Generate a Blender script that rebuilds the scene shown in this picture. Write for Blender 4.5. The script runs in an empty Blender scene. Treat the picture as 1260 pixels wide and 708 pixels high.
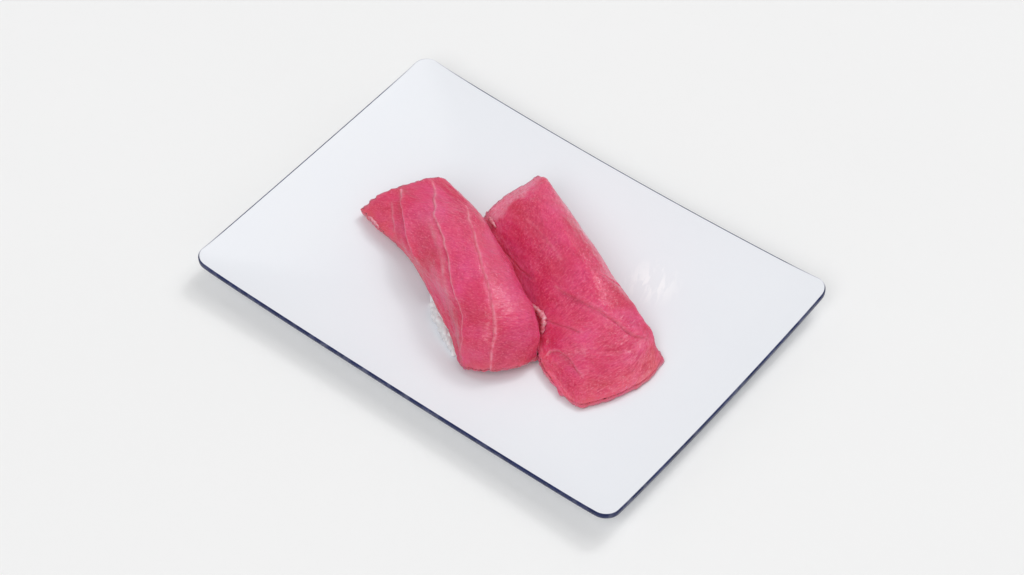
import bpy, math, random
import numpy as np

# ------------------------------------------------------------------ camera, light, exposure
sc = bpy.context.scene
ELEVATION = math.radians(49.403)
cam_data = bpy.data.cameras.new('camera')
cam_data.lens = 100.0
cam_data.sensor_width = 36.0
cam_data.clip_start = 0.05
cam_data.clip_end = 50.0
cam = bpy.data.objects.new('camera', cam_data)
cam.location = (0.000546, -0.638486, 0.750985)
cam.rotation_euler = (math.pi/2 - ELEVATION, 0, 0)
sc.collection.objects.link(cam)
sc.camera = cam

world = bpy.data.worlds.new('World')
sc.world = world
world.use_nodes = True
bg = world.node_tree.nodes['Background']
bg.inputs[0].default_value = (0.985, 0.99, 1.0, 1)
bg.inputs[1].default_value = 0.455


def area_light(name, loc, target, size, power, colour):
    d = bpy.data.lights.new(name, 'AREA')
    d.shape = 'DISK'
    d.size = size
    d.energy = power
    d.color = colour
    o = bpy.data.objects.new(name, d)
    o.location = loc
    v = np.array(target, float) - np.array(loc, float)
    v /= np.linalg.norm(v)
    o.rotation_euler = (math.acos(-v[2]), 0, math.atan2(v[1], v[0]) - math.pi/2)
    sc.collection.objects.link(o)
    return o


area_light('softbox_lamp', (4.0, 3.6, 8.6), (0, 0, 0), 9.0, 285.0, (1.0, 0.998, 0.996))
area_light('added_sheen_lamp', (4.4, 5.0, 8.0), (0, 0, 0), 2.4, 125.0, (1.0, 0.998, 0.996))  # added kicker, only there to give the fish its sheen
area_light('added_fill_lamp', (-2.8, -6.4, 8.0), (0, 0, 0), 8.0, 415.0, (1.0, 0.998, 0.996))  # added fill, lifts the shade below the near plate edges

sc.view_settings.view_transform = 'Standard'
sc.view_settings.look = 'None'
sc.view_settings.gamma = 1.0
sc.view_settings.exposure = 0.055
sc.view_settings.use_curve_mapping = False
sc.cycles.use_denoising = True
sc.cycles.max_bounces = 12
sc.cycles.diffuse_bounces = 6

rng = np.random.default_rng(7)
random.seed(7)

# ------------------------------------------------------------------ helpers


def obj(name, verts, faces, mat, parent=None, smooth=True):
    me = bpy.data.meshes.new(name)
    me.from_pydata([tuple(map(float, v)) for v in verts], [], faces)
    me.materials.append(mat)
    if smooth:
        me.polygons.foreach_set('use_smooth', [True]*len(me.polygons))
    me.update()
    o = bpy.data.objects.new(name, me)
    sc.collection.objects.link(o)
    if parent:
        o.parent = parent
    return o


def tag(o, label=None, cat=None, group=None, kind=None):
    for k, v in (('label', label), ('category', cat), ('group', group), ('kind', kind)):
        if v:
            o[k] = v
    return o


def empty(name, loc):
    o = bpy.data.objects.new(name, None)
    o.empty_display_size = 0.02
    o.location = loc
    sc.collection.objects.link(o)
    return o


def value_noise(x, y, seed):
    """smooth 2-D value noise in -1..1"""
    xi = np.floor(x).astype(np.int64)
    yi = np.floor(y).astype(np.int64)
    fx, fy = x - xi, y - yi
    fx = fx*fx*fx*(fx*(fx*6 - 15) + 10)
    fy = fy*fy*fy*(fy*(fy*6 - 15) + 10)

    def h(a, b):
        n = (a*374761393 + b*668265263 + seed*974634777) & 0xffffffff
        n = ((n ^ (n >> 13))*1274126177) & 0xffffffff
        return ((n ^ (n >> 16)) & 0xffff)/32767.5 - 1
    return ((h(xi, yi)*(1 - fx) + h(xi + 1, yi)*fx)*(1 - fy)
            + (h(xi, yi + 1)*(1 - fx) + h(xi + 1, yi + 1)*fx)*fy)


def fractal(x, y, seed, octaves=3):
    r = 0
    for k in range(octaves):
        r = r + value_noise(x*2**k + 17.3*k, y*2**k - 9.1*k, seed + k)*.5**k
    return r


# ------------------------------------------------------------------ materials


def new_mat(name):
    m = bpy.data.materials.new(name)
    m.use_nodes = True
    nt = m.node_tree
    return m, nt, nt.nodes['Principled BSDF']


def nd(nt, kind, **kw):
    n = nt.nodes.new(kind)
    for k, v in kw.items():
        setattr(n, k, v)
    return n


def ramp(nt, src, stops):
    r = nd(nt, 'ShaderNodeValToRGB')
    e = r.color_ramp.elements
    while len(e) < len(stops):
        e.new(0.5)
    for el, (p, c) in zip(e, stops):
        el.position = p
        el.color = c if len(c) == 4 else (*c, 1)
    nt.links.new(src, r.inputs[0])
    return r.outputs[0]


def mix_colour(nt, fac, a, b):
    m = nd(nt, 'ShaderNodeMix', data_type='RGBA')
    for i, v in ((0, fac), (6, a), (7, b)):
        if hasattr(v, 'links'):
            nt.links.new(v, m.inputs[i])
        else:
            m.inputs[i].default_value = v if i == 0 else (*v, 1)
    return m.outputs[2]


def math_node(nt, op, a, b=None, c=None, clamp=False):
    m = nd(nt, 'ShaderNodeMath', operation=op, use_clamp=clamp)
    for i, v in enumerate((a, b, c)):
        if v is None:
            continue
        if hasattr(v, 'links'):
            nt.links.new(v, m.inputs[i])
        else:
            m.inputs[i].default_value = v
    return m.outputs[0]


def noise(nt, vec, scale, detail=2.0, rough=0.5, dist=0.0):
    n = nd(nt, 'ShaderNodeTexNoise')
    n.inputs['Scale'].default_value = scale
    n.inputs['Detail'].default_value = detail
    n.inputs['Roughness'].default_value = rough
    n.inputs['Distortion'].default_value = dist
    nt.links.new(vec, n.inputs['Vector'])
    return n.outputs[0]


def mapping(nt, vec, rot=0.0, scale=(1, 1, 1)):
    # rotate first, then stretch
    a = nd(nt, 'ShaderNodeMapping')
    a.inputs['Rotation'].default_value = (0, 0, rot)
    nt.links.new(vec, a.inputs['Vector'])
    b = nd(nt, 'ShaderNodeMapping')
    b.inputs['Scale'].default_value = scale
    nt.links.new(a.outputs[0], b.inputs['Vector'])
    return b.outputs[0]


def table_material():
    m, nt, p = new_mat('matt_white_table')
    tc = nd(nt, 'ShaderNodeTexCoord')
    n = noise(nt, tc.outputs['Object'], 6.0, 3.0)
    c = ramp(nt, n, [(0.3, (0.865, 0.865, 0.862)), (0.7, (0.875, 0.875, 0.872))])
    nt.links.new(c, p.inputs['Base Color'])
    p.inputs['Roughness'].default_value = 0.85
    p.inputs['Specular IOR Level'].default_value = 0.1
    return m


PALE_STREAKS = (-0.0376, -0.0305, -0.0078)


def porcelain_material():
    m, nt, p = new_mat('glazed_white_porcelain')
    tc = nd(nt, 'ShaderNodeTexCoord')
    n = noise(nt, tc.outputs['Object'], 28.0, 3.0)
    c = ramp(nt, n, [(0.3, (0.812, 0.834, 0.874)), (0.7, (0.824, 0.843, 0.878))])
    # faint paler streaks beside the fish, mixed into the base colour
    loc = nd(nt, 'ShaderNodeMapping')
    loc.inputs['Location'].default_value = PALE_STREAKS
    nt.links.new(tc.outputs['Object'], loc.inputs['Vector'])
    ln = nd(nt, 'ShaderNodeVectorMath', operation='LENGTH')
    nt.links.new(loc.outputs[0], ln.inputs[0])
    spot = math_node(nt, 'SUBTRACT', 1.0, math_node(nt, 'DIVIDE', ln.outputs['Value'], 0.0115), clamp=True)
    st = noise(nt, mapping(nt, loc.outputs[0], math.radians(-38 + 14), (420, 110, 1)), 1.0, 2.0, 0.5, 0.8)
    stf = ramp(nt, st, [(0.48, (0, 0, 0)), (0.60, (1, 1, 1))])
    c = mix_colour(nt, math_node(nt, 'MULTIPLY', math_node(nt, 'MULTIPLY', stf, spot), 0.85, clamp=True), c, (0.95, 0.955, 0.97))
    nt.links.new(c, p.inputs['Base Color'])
    p.inputs['Roughness'].default_value = 0.24
    p.inputs['IOR'].default_value = 1.5
    p.inputs['Specular IOR Level'].default_value = 0.25
    b = nd(nt, 'ShaderNodeBump')
    b.inputs['Strength'].default_value = 0.05
    b.inputs['Distance'].default_value = 0.002
    nt.links.new(noise(nt, tc.outputs['Object'], 60.0, 2.0), b.inputs['Height'])
    nt.links.new(b.outputs[0], p.inputs['Normal'])
    return m


def rim_material():
    m, nt, p = new_mat('navy_glaze_line')
    tc = nd(nt, 'ShaderNodeTexCoord')
    n = noise(nt, tc.outputs['Object'], 160.0, 4.0, 0.6)
    navy = ramp(nt, n, [(0.3, (0.008, 0.014, 0.062)), (0.75, (0.020, 0.032, 0.125))])
    at = nd(nt, 'ShaderNodeAttribute', attribute_name='corner_fade')
    n2 = noise(nt, tc.outputs['Object'], 220.0, 3.0)
    f = math_node(nt, 'ADD', at.outputs['Fac'], math_node(nt, 'MULTIPLY', math_node(nt, 'SUBTRACT', n2, 0.5), 0.5), clamp=True)
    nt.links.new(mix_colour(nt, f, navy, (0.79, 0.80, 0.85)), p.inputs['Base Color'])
    p.inputs['Roughness'].default_value = 0.25
    p.inputs['Specular IOR Level'].default_value = 0.2
    return m


def flesh_material(name, fibre_rot, fibre_amount, band_rot):
    m, nt, p = new_mat(name)
    uv = nd(nt, 'ShaderNodeAttribute', attribute_name='fuv').outputs['Vector']
    sep = nd(nt, 'ShaderNodeAttribute', attribute_name='septum').outputs['Fac']
    pale = nd(nt, 'ShaderNodeAttribute', attribute_name='pale').outputs['Fac']
    salmon = nd(nt, 'ShaderNodeAttribute', attribute_name='salmon').outputs['Fac']
    # broad blotches of salmon and rose
    n1 = noise(nt, uv, 75.0, 3.0, 0.5)
    c = ramp(nt, n1, [(0.32, (0.600, 0.018, 0.075)), (0.50, (0.695, 0.040, 0.145)), (0.70, (0.755, 0.072, 0.230))])
    c = mix_colour(nt, salmon, c, (0.720, 0.075, 0.100))
    # long muscle bands
    n7 = noise(nt, mapping(nt, uv, band_rot, (60, 330, 1)), 1.0, 3.0, 0.55, 0.3)
    c = mix_colour(nt, math_node(nt, 'MULTIPLY', ramp(nt, n7, [(0.50, (0, 0, 0)), (0.70, (1, 1, 1))]), 0.30), c, (0.78, 0.095, 0.190))
    c = mix_colour(nt, math_node(nt, 'MULTIPLY', ramp(nt, n7, [(0.30, (1, 1, 1)), (0.47, (0, 0, 0))]), 0.30), c, (0.52, 0.010, 0.048))
    # the grain comes and goes across the slice
    n8 = noise(nt, uv, 95.0, 2.0, 0.5)
    amp = ramp(nt, n8, [(0.30, (0.40, 0.40, 0.40)), (0.62, (1, 1, 1))])
    # short fibres
    fv = mapping(nt, uv, fibre_rot, (1500, 620, 1))
    n2 = noise(nt, fv, 1.0, 2.0, 0.55, 0.5)
    f2 = ramp(nt, n2, [(0.48, (0, 0, 0)), (0.72, (1, 1, 1))])
    c = mix_colour(nt, math_node(nt, 'MULTIPLY', math_node(nt, 'MULTIPLY', f2, amp), 0.48*fibre_amount), c, (0.86, 0.160, 0.270))
    f3 = ramp(nt, n2, [(0.28, (1, 1, 1)), (0.48, (0, 0, 0))])
    c = mix_colour(nt, math_node(nt, 'MULTIPLY', math_node(nt, 'MULTIPLY', f3, amp), 0.44*fibre_amount), c, (0.45, 0.005, 0.045))
    # grain
    n3 = noise(nt, uv, 1600.0, 2.0, 0.55)
    f4 = ramp(nt, n3, [(0.55, (0, 0, 0)), (0.70, (1, 1, 1))])
    c = mix_colour(nt, math_node(nt, 'MULTIPLY', math_node(nt, 'MULTIPLY', f4, amp), 0.55), c, (0.88, 0.21, 0.36))
    # slow swell that breaks up the moist sheen
    n6 = noise(nt, mapping(nt, uv, fibre_rot*0.4, (260, 420, 1)), 1.0, 2.0, 0.5)
    # pale cut end and connective tissue
    n4 = noise(nt, uv, 700.0, 3.0, 0.65)
    pf = math_node(nt, 'MULTIPLY', pale, ramp(nt, n4, [(0.35, (0.25, 0.25, 0.25)), (0.62, (1, 1, 1))]), clamp=True)
    c = mix_colour(nt, pf, c, (0.80, 0.29, 0.40))
    n5 = noise(nt, uv, 420.0, 2.0, 0.6)
    sf = math_node(nt, 'MULTIPLY', sep, ramp(nt, n5, [(0.34, (0.3, 0.3, 0.3)), (0.60, (1, 1, 1))]), clamp=True)
    c = mix_colour(nt, sf, c, (0.84, 0.28, 0.36))
    nt.links.new(c, p.inputs['Base Color'])
    p.inputs['Subsurface Weight'].default_value = 0.75
    p.inputs['Subsurface Radius'].default_value = (1.0, 0.22, 0.38)
    p.inputs['Subsurface Scale'].default_value = 0.0045
    p.inputs['Roughness'].default_value = 0.36
    p.inputs['IOR'].default_value = 1.40
    p.inputs['Specular IOR Level'].default_value = 0.5
    # moist relief: fibres and droplets
    h = math_node(nt, 'ADD', math_node(nt, 'MULTIPLY', n2, 0.5*fibre_amount), math_node(nt, 'MULTIPLY', n3, 0.4))
    h = math_node(nt, 'MULTIPLY', h, amp)
    h = math_node(nt, 'ADD', h, math_node(nt, 'MULTIPLY', n6, 0.5))
    b = nd(nt, 'ShaderNodeBump')
    b.inputs['Strength'].default_value = 0.6
    b.inputs['Distance'].default_value = 0.0003
    nt.links.new(h, b.inputs['Height'])
    nt.links.new(b.outputs[0], p.inputs['Normal'])
    # film of moisture: glints on the tops of the grain
    p.inputs['Coat Weight'].default_value = 1.0
    p.inputs['Coat Roughness'].default_value = 0.09
    p.inputs['Coat IOR'].default_value = 1.35
    n9 = noise(nt, mapping(nt, uv, fibre_rot, (1150, 800, 1)), 1.0, 2.0, 0.6, 0.4)
    b2 = nd(nt, 'ShaderNodeBump')
    b2.inputs['Strength'].default_value = 0.8
    b2.inputs['Distance'].default_value = 0.0007
    nt.links.new(math_node(nt, 'ADD', math_node(nt, 'MULTIPLY', n9, math_node(nt, 'ADD', math_node(nt, 'MULTIPLY', amp, 0.7), 0.2)), math_node(nt, 'MULTIPLY', n6, 0.4)), b2.inputs['Height'])
    nt.links.new(b2.outputs[0], p.inputs['Coat Normal'])
    return m


def sinew_material():
    m, nt, p = new_mat('pale_connective_tissue')
    tc = nd(nt, 'ShaderNodeTexCoord')
    n = noise(nt, tc.outputs['Object'], 900.0, 3.0)
    c = ramp(nt, n, [(0.35, (0.70, 0.14, 0.21)), (0.62, (0.84, 0.40, 0.46))])
    nt.links.new(c, p.inputs['Base Color'])
    p.inputs['Subsurface Weight'].default_value = 0.4
    p.inputs['Subsurface Radius'].default_value = (1.0, 0.3, 0.35)
    p.inputs['Subsurface Scale'].default_value = 0.0015
    p.inputs['Roughness'].default_value = 0.28
    return m


def rice_material():
    m, nt, p = new_mat('cooked_white_rice')
    tc = nd(nt, 'ShaderNodeTexCoord')
    n = noise(nt, tc.outputs['Object'], 300.0, 2.0)
    c = ramp(nt, n, [(0.3, (0.90, 0.87, 0.89)), (0.7, (0.93, 0.91, 0.92))])
    nt.links.new(c, p.inputs['Base Color'])
    p.inputs['Specular IOR Level'].default_value = 0.2
    p.inputs['Subsurface Weight'].default_value = 0.25
    p.inputs['Subsurface Radius'].default_value = (1.0, 0.9, 0.9)
    p.inputs['Subsurface Scale'].default_value = 0.004
    p.inputs['Roughness'].default_value = 0.4
    return m


Z_TABLE = 0.0039
M_TABLE = table_material()
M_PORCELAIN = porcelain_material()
M_RIM = rim_material()
M_SINEW = sinew_material()
M_RICE = rice_material()
M_FLESH_A = flesh_material('tuna_flesh_marbled', math.radians(35), 0.8, math.radians(4))
M_FLESH_B = flesh_material('tuna_flesh_fibrous', math.radians(-28), 1.0, math.radians(-22))

# ------------------------------------------------------------------ the surface underneath
tag(obj('table', [(-6, -6, Z_TABLE), (6, -6, Z_TABLE), (6, 6, Z_TABLE), (-6, 6, Z_TABLE)], [(0, 1, 2, 3)], M_TABLE, smooth=False), kind='structure')

# ------------------------------------------------------------------ plate
PW, PH, CORNER = 0.180, 0.12644, 0.0056
PLATE_ROT = math.radians(-38.307)
Z_FLOOR, Z_CORNER, THICK = 0.0070, 0.0145, 0.0027


def plate_outline(n_arc=20, n_long=60, n_short=44):
    pts, nrm = [], []
    hx, hy, r = PW/2, PH/2, CORNER
    corners = [(hx - r, hy - r, 0), (-hx + r, hy - r, 90), (-hx + r, -hy + r, 180), (hx - r, -hy + r, 270)]
    for k, (cx, cy, a0) in enumerate(corners):
        for i in range(n_arc + 1):
            a = math.radians(a0 + 90*i/n_arc)
            pts.append((cx + r*math.cos(a), cy + r*math.sin(a)))
            nrm.append((math.cos(a), math.sin(a)))
        nx, ny, na = corners[(k + 1) % 4]
        a = math.radians(a0 + 90)
        p0 = np.array((cx + r*math.cos(a), cy + r*math.sin(a)))
        p1 = np.array((nx + r*math.cos(a), ny + r*math.sin(a)))
        n = n_long if k % 2 == 0 else n_short
        for i in range(1, n):
            pts.append(tuple(p0 + (p1 - p0)*i/n))
            nrm.append((math.cos(a), math.sin(a)))
    return np.array(pts), np.array(nrm)


def rim_height(x, y):
    a, b = np.abs(x)/(PW/2), np.abs(y)/(PH/2)
    sx = np.where(x > 0, 0.0024, 0.0004)
    sy = np.where(y > 0, 0.0030, 0.0013)
    a, b = np.minimum(a, 1), np.minimum(b, 1)
    return Z_CORNER - sx*(1 - b*b)*a**6 - sy*(1 - a*a)*b**6


def plate_z(x, y):
    """height of the plate's upper face, plate coordinates"""
    a, b = np.abs(x)/(PW/2), np.abs(y)/(PH/2)
    t = (a**16 + b**16)**(1/16)
    tt = np.maximum(t, 1e-6)
    s = np.maximum((a**16 + b**16)**(1/16), 1e-6)
    e = rim_height(x/s, y/s)
    return Z_FLOOR + (0.28*tt**2 + 0.72*tt**4)*(e - Z_FLOOR)


def plate_z_world(x, y):
    c, s = math.cos(PLATE_ROT), math.sin(PLATE_ROT)
    return plate_z(x*c + y*s, -x*s + y*c)


def strip_faces(rings, n, start=0):
    f = []
    for k in range(rings - 1):
        a, b = start + k*n, start + (k + 1)*n
        for i in range(n):
            j = (i + 1) % n
            f.append((a + i, b + i, b + j, a + j))
    return f


def build_plate():
    root = empty('serving_plate', (0, 0, 0))
    root.rotation_euler = (0, 0, PLATE_ROT)
    tag(root, 'white rectangular porcelain plate with a thin navy edge and rounded upturned corners', 'plate')
    O, N = plate_outline()
    n = len(O)

    def ring(inset, dz):
        q = O - N*inset
        z = plate_z(q[:, 0], q[:, 1]) if inset > 0 else plate_z(O[:, 0], O[:, 1])
        return np.column_stack([q, z + dz])
    # upper face, from the middle out to where the navy line begins
    rings = []
    for t in list(np.linspace(0.02, 0.90, 40)) + list(np.linspace(0.91, 0.985, 9)):
        q = O*t
        rings.append(np.column_stack([q, plate_z(q[:, 0], q[:, 1])]))
    rings.append(ring(0.0008, 0.00002))
    rings.append(ring(0.00050, 0.0))
    v = np.vstack(rings + [np.array([[0, 0, Z_FLOOR]])])
    f = strip_faces(len(rings), n)
    c = len(v) - 1
    f += [(c, i, (i + 1) % n) for i in range(n)]
    # under face
    under = [ring(0.0003, -0.0023), ring(0.0008, -0.0026), ring(0.0018, -0.0028)]
    for t in (0.96, 0.9, 0.8, 0.7, 0.5, 0.25, 0.05):
        q = O*t
        under.append(np.column_stack([q, plate_z(q[:, 0], q[:, 1]) - THICK]))
    base = len(v)
    v = np.vstack([v] + under)
    f += strip_faces(len(under), n, base)
    last = base + (len(under) - 1)*n
    f.append(tuple(last + i for i in range(n)))
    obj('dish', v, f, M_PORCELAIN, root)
    # navy edge line
    prof = [(0.00050, 0.0), (0.00020, -0.00008), (0.00003, -0.0003), (0.0, -0.0007), (0.0, -0.0013), (0.00004, -0.0020), (0.0003, -0.0023)]
    rr = [ring(i, d) for i, d in prof]
    ro = obj('rim_line', np.vstack(rr), strip_faces(len(rr), n), M_RIM, root)
    # the line blends to near white at three corners, most on far-facing sides
    corner_fade = np.zeros((len(prof), n))
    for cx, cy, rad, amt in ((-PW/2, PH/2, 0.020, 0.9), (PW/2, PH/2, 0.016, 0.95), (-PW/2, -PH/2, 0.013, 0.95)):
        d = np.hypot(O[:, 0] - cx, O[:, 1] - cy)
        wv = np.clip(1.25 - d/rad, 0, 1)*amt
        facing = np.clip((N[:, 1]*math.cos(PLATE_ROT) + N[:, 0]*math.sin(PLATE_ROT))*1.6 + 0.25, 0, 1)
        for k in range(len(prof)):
            corner_fade[k] = np.maximum(corner_fade[k], wv*facing)
    at = ro.data.attributes.new('corner_fade', 'FLOAT', 'POINT')
    at.data.foreach_set('value', corner_fade.ravel().astype(np.float32))
    # foot ring
    fr = []
    for s, z in ((0.72, None), (0.715, Z_TABLE + 0.0004), (0.71, Z_TABLE), (0.685, Z_TABLE), (0.68, Z_TABLE + 0.0004), (0.675, None)):
        q = O*s
        zz = plate_z(q[:, 0], q[:, 1]) - THICK + 0.0002 if z is None else np.full(n, z)
        fr.append(np.column_stack([q, zz]))
    obj('foot', np.vstack(fr), strip_faces(len(fr), n), M_PORCELAIN, root)
    return root


build_plate()

# ------------------------------------------------------------------ tuna nigiri
def catmull_matrix(n, t):
    """weights (len(t), n) that interpolate n evenly spaced samples at t in 0..1"""
    Wt = np.zeros((len(t), n))
    for i, tt in enumerate(t):
        x = min(max(tt, 0.0), 1.0) * (n - 1)
        k = min(int(x), n - 2)
        f = x - k
        w = (-.5*f + f*f - .5*f**3, 1 - 2.5*f*f + 1.5*f**3, .5*f + 2*f*f - 1.5*f**3, -.5*f*f + .5*f**3)
        for j, ww in zip(range(k - 1, k + 3), w):
            if j < 0:                      # linear extension past the ends
                Wt[i, 0] += 2*ww; Wt[i, 1] -= ww
            elif j > n - 1:
                Wt[i, n - 1] += 2*ww; Wt[i, n - 2] -= ww
            else:
                Wt[i, j] += ww
    return Wt


def patch(ctrl, us, vs):
    A = catmull_matrix(ctrl.shape[0], us)
    B = catmull_matrix(ctrl.shape[1], vs)
    return np.einsum('ui,ijk,vj->uvk', A, ctrl, B)

# slice shapes (mm): rows run from the far end to the near end, columns from the left edge to the right edge
CTRL_LEFT = [
    [(-51.8, 29.9, 13.0), (-44.9, 32.7, 18.0), (-34.9, 34.0, 22.0), (-27.7, 34.5, 24.0), (-22.4, 35.0, 23.0), (-21.7, 34.7, 15.0)],
    [(-45.8, 21.5, 13.0), (-37.8, 22.5, 19.5), (-26.3, 18.2, 26.0), (-14.8, 17.3, 27.0), (-10.6, 18.5, 24.0), (-10.2, 18.2, 14.0)],
    [(-37.1, 10.2, 13.5), (-32.9, 5.9, 20.0), (-22.3, 0.7, 28.0), (-11.0, -1.0, 30.0), (-3.1, 2.3, 25.0), (-2.8, 2.0, 14.0)],
    [(-30.5, -3.5, 16.0), (-26.7, -7.8, 21.0), (-19.9, -15.6, 28.0), (-7.9, -17.2, 31.0), (2.5, -12.0, 25.0), (2.8, -12.3, 14.0)],
    [(-25.0, -17.3, 16.0), (-21.6, -20.5, 19.0), (-16.8, -27.0, 24.5), (-5.9, -30.0, 29.0), (7.1, -24.8, 24.0), (7.1, -25.1, 13.0)],
    [(-20.5, -27.1, 14.0), (-18.5, -30.1, 16.0), (-15.7, -35.2, 20.0), (-5.4, -37.4, 23.5), (9.0, -32.3, 19.0), (9.0, -32.6, 12.0)],
    [(-17.7, -36.2, 10.5), (-16.6, -38.4, 11.0), (-14.7, -40.2, 12.0), (-6.2, -42.5, 13.5), (4.1, -39.6, 12.5), (8.7, -35.5, 11.0)],
]
CTRL_RIGHT = [
    [(-10.2, 22.5, 14.0), (-7.4, 25.1, 17.5), (-2.3, 29.3, 20.0), (4.8, 34.2, 21.0), (10.2, 38.4, 21.0), (11.1, 38.5, 15.0)],
    [(-7.9, 17.0, 13.0), (-4.5, 19.9, 17.0), (1.4, 24.1, 22.0), (7.6, 26.8, 24.0), (13.6, 34.0, 22.0), (14.5, 34.1, 14.0)],
    [(-2.3, 5.5, 12.0), (1.9, 7.6, 16.0), (9.4, 7.0, 23.0), (17.2, 9.8, 27.0), (22.9, 16.5, 22.0), (23.7, 16.6, 13.0)],
    [(3.3, -10.6, 11.5), (7.5, -8.5, 15.5), (15.7, -9.1, 22.5), (25.3, -6.4, 27.0), (31.3, -1.0, 22.0), (32.0, -0.9, 13.0)],
    [(7.4, -24.7, 11.2), (11.0, -23.2, 14.5), (20.5, -22.9, 21.0), (31.1, -20.6, 25.0), (38.7, -14.6, 20.0), (39.5, -14.6, 12.0)],
    [(9.8, -35.2, 11.0), (14.2, -33.7, 13.5), (23.6, -33.6, 18.5), (35.9, -29.9, 19.5), (44.1, -22.4, 16.5), (46.2, -23.3, 11.2)],
    [(12.0, -40.8, 10.6), (16.8, -40.9, 12.0), (26.2, -43.3, 14.5), (39.9, -38.0, 14.5), (47.3, -28.4, 13.0), (48.7, -29.4, 10.8)],
    [(16.8, -49.4, 10.0), (20.0, -52.6, 10.2), (24.8, -54.5, 10.4), (36.2, -50.3, 10.8), (46.4, -43.1, 10.8), (51.0, -35.2, 10.6)],
]
MARKS_LEFT = {
    'tip': [(0.07, 0.0), (0.105, 0.01), (0.145, 0.01), (0.17, 0.0)],
    'sA': [(0.02, 0.315), (0.105, 0.245), (0.185, 0.195), (0.275, 0.175), (0.345, 0.17), (0.41, 0.135)],
    'sA2': [(0.075, 0.205), (0.155, 0.135), (0.23, 0.075)],
    'sB': [(0.015, 0.58), (0.105, 0.45), (0.2, 0.385), (0.305, 0.4), (0.4, 0.405), (0.53, 0.395), (0.68, 0.405), (0.835, 0.39), (0.99, 0.21)],
    'sB2': [(0.215, 0.35), (0.275, 0.355), (0.35, 0.365), (0.445, 0.355), (0.565, 0.33)],
    'sC': [(0.145, 0.62), (0.21, 0.575), (0.285, 0.59), (0.375, 0.595), (0.445, 0.595), (0.51, 0.6), (0.57, 0.605), (0.615, 0.605), (0.735, 0.605), (0.825, 0.6), (0.89, 0.585), (1.0, 0.595)],
}
MARKS_RIGHT = {
    'crumb': [(0.055, 0.165), (0.105, 0.165), (0.155, 0.165)],
    'c1': [(0.46, 0.365), (0.51, 0.425), (0.56, 0.48), (0.605, 0.54), (0.685, 0.62), (0.785, 0.685), (0.85, 0.755)],
    'c2': [(0.56, 0.235), (0.61, 0.315), (0.65, 0.375), (0.685, 0.415)],
    'c3': [(0.475, 0.65), (0.51, 0.72), (0.545, 0.825)],
    'c4': [(0.205, 0.06), (0.345, 0.165), (0.41, 0.255)],
    'f1': [(0.73, 0.1), (0.715, 0.17), (0.735, 0.245), (0.785, 0.285), (0.845, 0.315), (0.885, 0.355)],
    'l1': [(0.215, 0.41), (0.26, 0.44), (0.32, 0.455), (0.385, 0.47)],
    'shred': [(0.49, 0.16), (0.52, 0.2), (0.56, 0.225), (0.59, 0.21), (0.615, 0.165)],
}


def polyline_distance(U, V, pts, su, sv):
    """distance (m) on the unrolled slice to a polyline, and its signed side"""
    best = np.full(U.shape, 9.0)
    along = np.zeros(U.shape)
    nseg = len(pts) - 1
    side = np.zeros(U.shape)
    P = [(a*su, b*sv) for a, b in pts]
    X, Y = U*su, V*sv
    for k, ((x0, y0), (x1, y1)) in enumerate(zip(P[:-1], P[1:])):
        dx, dy = x1 - x0, y1 - y0
        l2 = dx*dx + dy*dy + 1e-12
        t = np.clip(((X - x0)*dx + (Y - y0)*dy)/l2, 0, 1)
        ex, ey = X - x0 - t*dx, Y - y0 - t*dy
        d = np.hypot(ex, ey)
        m = d < best
        best[m] = d[m]
        along[m] = (k + t[m])/nseg
        side[m] = np.sign(dx*(Y - y0) - dy*(X - x0))[m]
    return best, side, np.clip(np.minimum(along, 1 - along)/0.13, 0, 1)


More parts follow.
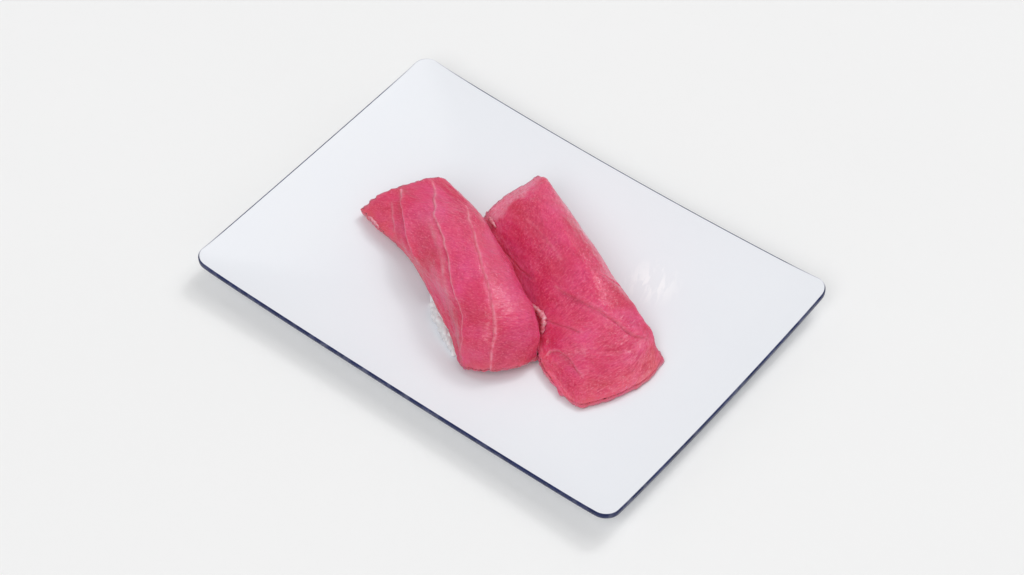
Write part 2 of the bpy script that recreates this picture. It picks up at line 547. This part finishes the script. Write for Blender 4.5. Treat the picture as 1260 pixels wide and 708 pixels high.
def slice_geometry(ctrl, nu, nv, thickness, marks, seed, cut_end):
    us, vs = np.linspace(0, 1, nu), np.linspace(0, 1, nv)
    P = patch(ctrl, us, vs)
    U, V = np.meshgrid(us, vs, indexing='ij')
    su = np.linalg.norm(np.diff(P, axis=0), axis=2).sum(0).mean()
    sv = np.linalg.norm(np.diff(P, axis=1), axis=2).sum(1).mean()
    du, dv = np.gradient(P, axis=0), np.gradient(P, axis=1)
    Nn = np.cross(dv, du)
    Nn /= np.linalg.norm(Nn, axis=2, keepdims=True) + 1e-12
    if Nn[nu//2, nv//2, 2] < 0:
        Nn = -Nn
    X, Y = U*su*1000, V*sv*1000          # mm
    edge = np.minimum(np.minimum(U, 1 - U)*su, np.minimum(V, 1 - V)*sv)
    h = 0.00035*fractal(X/9, Y/7, seed) + 0.00005*fractal(X/2.0, Y/1.6, seed + 11) + 0.000045*fractal(X/0.55, Y/0.5, seed + 23, 2)
    septum = np.zeros(U.shape)
    for pts, width, depth, step, light in marks:
        wob = 0.00020*fractal(X/6, Y/5, seed + 31, 3)
        d, s, taper = polyline_distance(U, V, pts, su, sv)
        varied = taper*np.clip(0.75 + 0.6*fractal(X/4, Y/4, seed + 37, 2), 0.15, 1.2)
        ds = d*s + wob
        d = np.abs(ds)
        near = d < 0.01
        h += np.where(near, -depth*varied*np.exp(-((ds + width*1.1)/(width*0.9))**2), 0)
        h += np.where(near, light*0.00018*np.exp(-(ds/width)**2), 0)
        h += step*taper*np.exp(-d/0.0035)*np.where(ds > 0, 1, -1)*(1 - np.exp(-d/0.0003))
        septum = np.maximum(septum, light*np.exp(-(ds/width)**2) + 0.22*light*np.exp(-(ds/(width*3.2))**2))
    fall = np.clip(edge/0.001, 0, 1)
    P = P + Nn*(h*(0.35 + 0.65*fall))[..., None]
    # ragged outline: move the border within the sheet
    tu = du/np.linalg.norm(du, axis=2, keepdims=True)
    tv = dv/np.linalg.norm(dv, axis=2, keepdims=True)
    border = np.exp(-edge/0.0012)
    P = P + tv*(0.00030*border*fractal(X/1.7, Y/1.7, seed + 41, 3))[..., None] + tu*(0.00030*border*fractal(X/1.7, Y/1.7, seed + 47, 3))[..., None]
    pale = np.zeros(U.shape)
    if cut_end:
        e = 0.155 + 0.02*fractal(Y/4, X*0, seed + 51) - 0.06*V
        pale = np.clip((e - U)/0.03, 0, 1)*np.clip(1.15 - V*0.75, 0, 1)
    pale = np.maximum(pale, 0.30*np.exp(-edge/0.0009))
    e2 = np.minimum(np.minimum(V*sv*0.8, (1 - V)*sv*2.0), (1 - U)*su*0.9)
    salmon = np.clip(np.exp(-e2/0.0045)*(0.85 + 0.5*fractal(X/5, Y/3, seed + 71)), 0, 1)*0.75
    return us, vs, P, Nn, tu, tv, U, V, su, sv, septum, pale, salmon


def build_slice(name, ctrl_mm, parent, mat, marks, seed, thickness=0.0055, cut_end=False, nu=300, nv=180):
    ctrl = np.array(ctrl_mm)/1000.0
    us, vs, P, Nn, tu, tv, U, V, su, sv, septum, pale, salmon = slice_geometry(ctrl, nu, nv, thickness, marks, seed, cut_end)
    r = thickness/2
    idx = np.arange(nu*nv).reshape(nu, nv)
    loop = list(idx[0, :-1]) + list(idx[:-1, -1]) + list(idx[-1, :0:-1]) + list(idx[:0:-1, 0])
    loop = np.array(loop)
    lu, lv = np.unravel_index(loop, (nu, nv))
    out = np.zeros((len(loop), 3))
    out += np.where((lu == 0)[:, None], -tu[lu, lv], 0) + np.where((lu == nu - 1)[:, None], tu[lu, lv], 0)
    out += np.where((lv == 0)[:, None], -tv[lu, lv], 0) + np.where((lv == nv - 1)[:, None], tv[lu, lv], 0)
    # soften the outward direction around the corners
    for _ in range(14):
        out = (np.roll(out, 1, 0) + out*2 + np.roll(out, -1, 0))/4
    out /= np.linalg.norm(out, axis=1, keepdims=True)
    pb, nb = P[lu, lv], Nn[lu, lv]
    verts = [P.reshape(-1, 3)]
    faces = []
    ii = idx
    a, b, c, d = ii[:-1, :-1].ravel(), ii[1:, :-1].ravel(), ii[1:, 1:].ravel(), ii[:-1, 1:].ravel()
    # orientation so that face normals follow Nn
    q = np.cross(P[1, 0] - P[0, 0], P[0, 1] - P[0, 0])
    flip = np.dot(q, Nn[0, 0]) < 0
    quads = np.column_stack([a, b, c, d] if not flip else [a, d, c, b])
    faces += quads.tolist()
    nl = len(loop)
    prev = loop
    base = nu*nv
    k_side = 7
    for k in range(1, k_side + 1):
        ang = math.pi*k/k_side
        so, cn = abs(math.sin(ang))**0.6, math.cos(ang)
        cn = math.copysign(abs(cn)**0.7, cn)
        jag = 1 + 0.25*fractal(np.arange(nl)/9.0, np.full(nl, k*0.7), seed + 61, 2)
        ring = pb + out*(0.42*r*so*jag)[:, None] - nb*(r*(1 - cn))
        zp = plate_z_world(ring[:, 0], ring[:, 1]) + 0.0002
        ring[:, 2] = np.maximum(ring[:, 2], zp)
        verts.append(ring)
        cur = base + np.arange(nl)
        for i in range(nl):
            j = (i + 1) % nl
            fa = (prev[i], prev[j], cur[j], cur[i])
            faces.append([int(t) for t in (fa if flip else fa[::-1])])
        prev = cur
        base += nl
    # under face, coarse: a fan of shrinking copies of the last ring over the slice's own under side
    step = 6
    bu, bv = np.arange(0, nu, step), np.arange(0, nv, step)
    if bu[-1] != nu - 1:
        bu = np.append(bu, nu - 1)
    if bv[-1] != nv - 1:
        bv = np.append(bv, nv - 1)
    B = P[np.ix_(bu, bv)]
    room = np.clip(0.75*(B[..., 2] - plate_z_world(B[..., 0], B[..., 1])), 0.0005, thickness*0.985)
    B = B - Nn[np.ix_(bu, bv)]*room[..., None]
    B[..., 2] = np.maximum(B[..., 2], plate_z_world(B[..., 0], B[..., 1]) + 0.0002)
    bi = base + np.arange(len(bu)*len(bv)).reshape(len(bu), len(bv))
    verts.append(B.reshape(-1, 3))
    a, b, c, d = bi[:-1, :-1].ravel(), bi[1:, :-1].ravel(), bi[1:, 1:].ravel(), bi[:-1, 1:].ravel()
    quads = np.column_stack([a, d, c, b] if not flip else [a, b, c, d])
    faces += quads.tolist()
    o = obj(name, np.vstack(verts), faces, mat, parent)
    nverts = len(o.data.vertices)
    # attributes that carry the flesh pattern
    fu, fv2 = (U*su).ravel(), (V*sv).ravel()
    n_side = k_side*nl
    side_u = np.concatenate([(U*su)[lu, lv]]*k_side)
    side_v = np.concatenate([(V*sv)[lu, lv] + 0.0009*(k + 1) for k in range(k_side)])
    rest = nverts - nu*nv - n_side
    vec = np.zeros((nverts, 3), np.float32)
    vec[:, 0] = np.concatenate([fu, side_u, np.zeros(rest)])
    vec[:, 1] = np.concatenate([fv2, side_v, np.zeros(rest)])
    vec[:, 2] = seed*0.37
    o.data.attributes.new('fuv', 'FLOAT_VECTOR', 'POINT').data.foreach_set('vector', vec.ravel())
    for nm, top in (('septum', septum), ('pale', pale), ('salmon', salmon)):
        arr = np.concatenate([top.ravel(), np.concatenate([top[lu, lv]]*k_side), np.zeros(rest)]).astype(np.float32)
        o.data.attributes.new(nm, 'FLOAT', 'POINT').data.foreach_set('value', arr)
    return o, P, Nn, tv


def tube(path, radii, sides=8):
    path = np.array(path)
    v, f = [], []
    for i, p in enumerate(path):
        t = path[min(i + 1, len(path) - 1)] - path[max(i - 1, 0)]
        t /= np.linalg.norm(t) + 1e-12
        a = np.cross(t, (0, 0, 1.0))
        a /= np.linalg.norm(a) + 1e-12
        b = np.cross(a, t)
        for k in range(sides):
            w = 2*math.pi*k/sides
            v.append(p + (a*math.cos(w) + b*math.sin(w))*radii[i]*(1 + 0.2*rng.standard_normal()))
    for i in range(len(path) - 1):
        for k in range(sides):
            k2 = (k + 1) % sides
            f.append((i*sides + k, i*sides + k2, (i + 1)*sides + k2, (i + 1)*sides + k))
    f.append(tuple(range(sides))[::-1])
    f.append(tuple((len(path) - 1)*sides + k for k in range(sides)))
    return v, f


def shred(name, P, Nn, uvs, radius, lift, parent, n=18):
    pts = np.array(uvs)
    t = np.linspace(0, 1, n)
    q = patch(np.column_stack([pts, np.zeros(len(pts))])[:, None, :].repeat(2, 1), t, [0.0])[:, 0]
    path, rad = [], []
    for i, (u, v, _) in enumerate(q):
        a = int(np.clip(u, 0, 1)*(P.shape[0] - 1))
        b = int(np.clip(v, 0, 1)*(P.shape[1] - 1))
        path.append(P[a, b] + Nn[a, b]*(lift + 0.0002*math.sin(i*1.9)))
        rad.append(radius*(0.35 + 0.65*math.sin(math.pi*(0.08 + 0.84*t[i])))*(1 + 0.25*math.sin(i*2.3)))
    v, f = tube(path, rad)
    return obj(name, v, f, M_SINEW, parent)


GRAIN = []


def grain_template():
    # a plump grain: 6 rings of 8, 2 poles
    v, f = [], []
    for i in range(1, 6):
        a = math.pi*i/6
        for k in range(8):
            w = 2*math.pi*k/8
            v.append((math.cos(a), 0.47*math.sin(a)**0.8*math.cos(w), 0.42*math.sin(a)**0.8*math.sin(w)))
    v += [(1.0, 0, 0), (-1.0, 0, 0)]
    for i in range(4):
        for k in range(8):
            k2 = (k + 1) % 8
            f.append((i*8 + k, i*8 + k2, (i + 1)*8 + k2, (i + 1)*8 + k))
    for k in range(8):
        f.append((40, (k + 1) % 8, k))
        f.append((41, 32 + k, 32 + (k + 1) % 8))
    return np.array(v), f


LEFTWARD = np.array([-0.907, -0.42, 0.0])


def build_rice(P, Nn, tv, thickness, parent, bulge, count=760):
    gv, gf = grain_template()
    V, F = [], []
    nu, nv = P.shape[:2]
    n = 0

    def add(c, yaw, pitch, ln):
        nonlocal n
        cy, sy, cp, sp = math.cos(yaw), math.sin(yaw), math.cos(pitch), math.sin(pitch)
        R = np.array([[cy*cp, -sy, cy*sp], [sy*cp, cy, sy*sp], [-sp, 0, cp]])
        w = gv*ln
        w = w + 0.06*ln*np.sin(gv*3 + yaw)
        V.append(w @ R.T + c)
        F.extend([tuple(i + n for i in t) for t in gf])
        n += len(gv)
    made = 0
    while made < count:
        u = rng.uniform(0.10, 0.90)
        if rng.random() < 0.45:
            v = rng.uniform(0.0, 0.12)
        else:
            v = rng.uniform(0.12, 0.80)
        a, b = int(u*(nu - 1)), int(v*(nv - 1))
        top = P[a, b] - Nn[a, b]*(thickness + 0.0014)
        if not (v < 0.12 and bulge(u) > 0.0005) and P[a, b][2] - float(plate_z_world(P[a, b][0], P[a, b][1])) < thickness + 0.0045:
            made += 0.2
            continue
        side = 0.0
        if v < 0.12 and bulge(u) > 0.0005:
            side = bulge(u)*rng.uniform(0.2, 0.62)
            top = P[a, 0] - np.array([0, 0, thickness*0.9])
            top = top + LEFTWARD*(side - 0.0015)
        c = top.copy()
        zf = float(plate_z_world(c[0], c[1])) + 0.0012
        if c[2] < zf:
            if side <= 0:
                made += 0.2
                continue
            c[2] = zf
        else:
            c[2] = rng.uniform(zf, c[2])
        if v >= 0.12 or side <= 0:
            c = c - LEFTWARD*(0.004 if v < 0.2 else 0.0)
        add(c, -1.137 + rng.uniform(-0.7, 0.7), rng.uniform(-0.3, 0.3), rng.uniform(0.0026, 0.0032))
        made += 1
    # packed body behind the outer grains
    us = np.linspace(0.56, 0.95, 20)
    core = []
    for u in us:
        e = P[int(u*(nu - 1)), 0]
        for z, out in ((0.0, 0.9), (0.45, 1.0), (0.8, 0.75), (1.0, 0.0)):
            q = e + LEFTWARD*(bulge(u)*out - 0.0010)
            zf = float(plate_z_world(q[0], q[1]))
            q[2] = zf + (max(e[2] - thickness*0.6, zf + 0.002) - zf)*z
            core.append(q)
    V.append(np.array(core))
    for i in range(len(us) - 1):
        for k in range(3):
            F.append((n + i*4 + k, n + (i + 1)*4 + k, n + (i + 1)*4 + k + 1, n + i*4 + k + 1))
    o = obj('rice_bed', np.vstack(V), F, M_RICE, parent)
    o['kind'] = 'stuff'
    return o


def nigiri(label, ctrl, marks, mat, seed, thickness, cut_end, bulge):
    g = np.array(ctrl)
    root = empty('tuna_nigiri', (0, 0, 0))
    tag(root, label, 'sushi', 'tuna nigiri on the plate')
    s, P, Nn, tv = build_slice('tuna_slice', ctrl, root, mat, marks, seed, thickness, cut_end)
    build_rice(P, Nn, tv, thickness, root, bulge)
    return root, s, P, Nn


# mark: (path on the slice, half width, groove depth, step height, paleness)
A = MARKS_LEFT
marks_left = [
    (A['sA'], 0.00038, 0.00085, 0.00150, 1.0),
    (A['sA2'], 0.00045, 0.00025, 0.00020, 0.40),
    (A['sB'], 0.00034, 0.00060, 0.00045, 0.85),
    (A['sB2'], 0.00095, 0.00030, 0.0, 0.35),
    (A['sC'], 0.00032, 0.00055, 0.00035, 0.75),
]
B_ = MARKS_RIGHT
marks_right = [
    (B_['c1'], 0.00030, 0.00060, 0.00060, 0.35),
    (B_['c2'], 0.00030, 0.00050, 0.00020, 0.30),
    (B_['c3'], 0.00030, 0.00035, 0.00005, 0.1),
    (B_['c4'], 0.00045, 0.00030, 0.00005, 0.1),
    (B_['f1'], 0.00036, 0.00035, 0.00045, 0.55),
    (B_['l1'], 0.00050, 0.00012, 0.0, 0.25),
]

left, sl, PLm, NLm = nigiri('marbled tuna nigiri with pale lengthwise veins and some rice showing at its side',
                            CTRL_LEFT, marks_left, M_FLESH_A, 3, 0.0052, False,
                            lambda u: 0.0017*max(0.0, math.sin(math.pi*min(max((u - 0.60)/0.33, 0), 1)))**0.7)
right, sr, PRm, NRm = nigiri('wider tuna nigiri with diagonal creases and a pale cut far end, no rice showing',
                             CTRL_RIGHT, marks_right, M_FLESH_B, 8, 0.0050, True, lambda u: 0.0)
shred('sinew_shred', PRm, NRm, MARKS_RIGHT['shred'], 0.00100, 0.0006, sr)
shred('sinew_shred', PRm, NRm, MARKS_RIGHT['crumb'], 0.00060, 0.0003, sr, 10)
shred('sinew_shred', PLm, NLm, MARKS_LEFT['tip'], 0.00050, 0.0001, sl, 12)
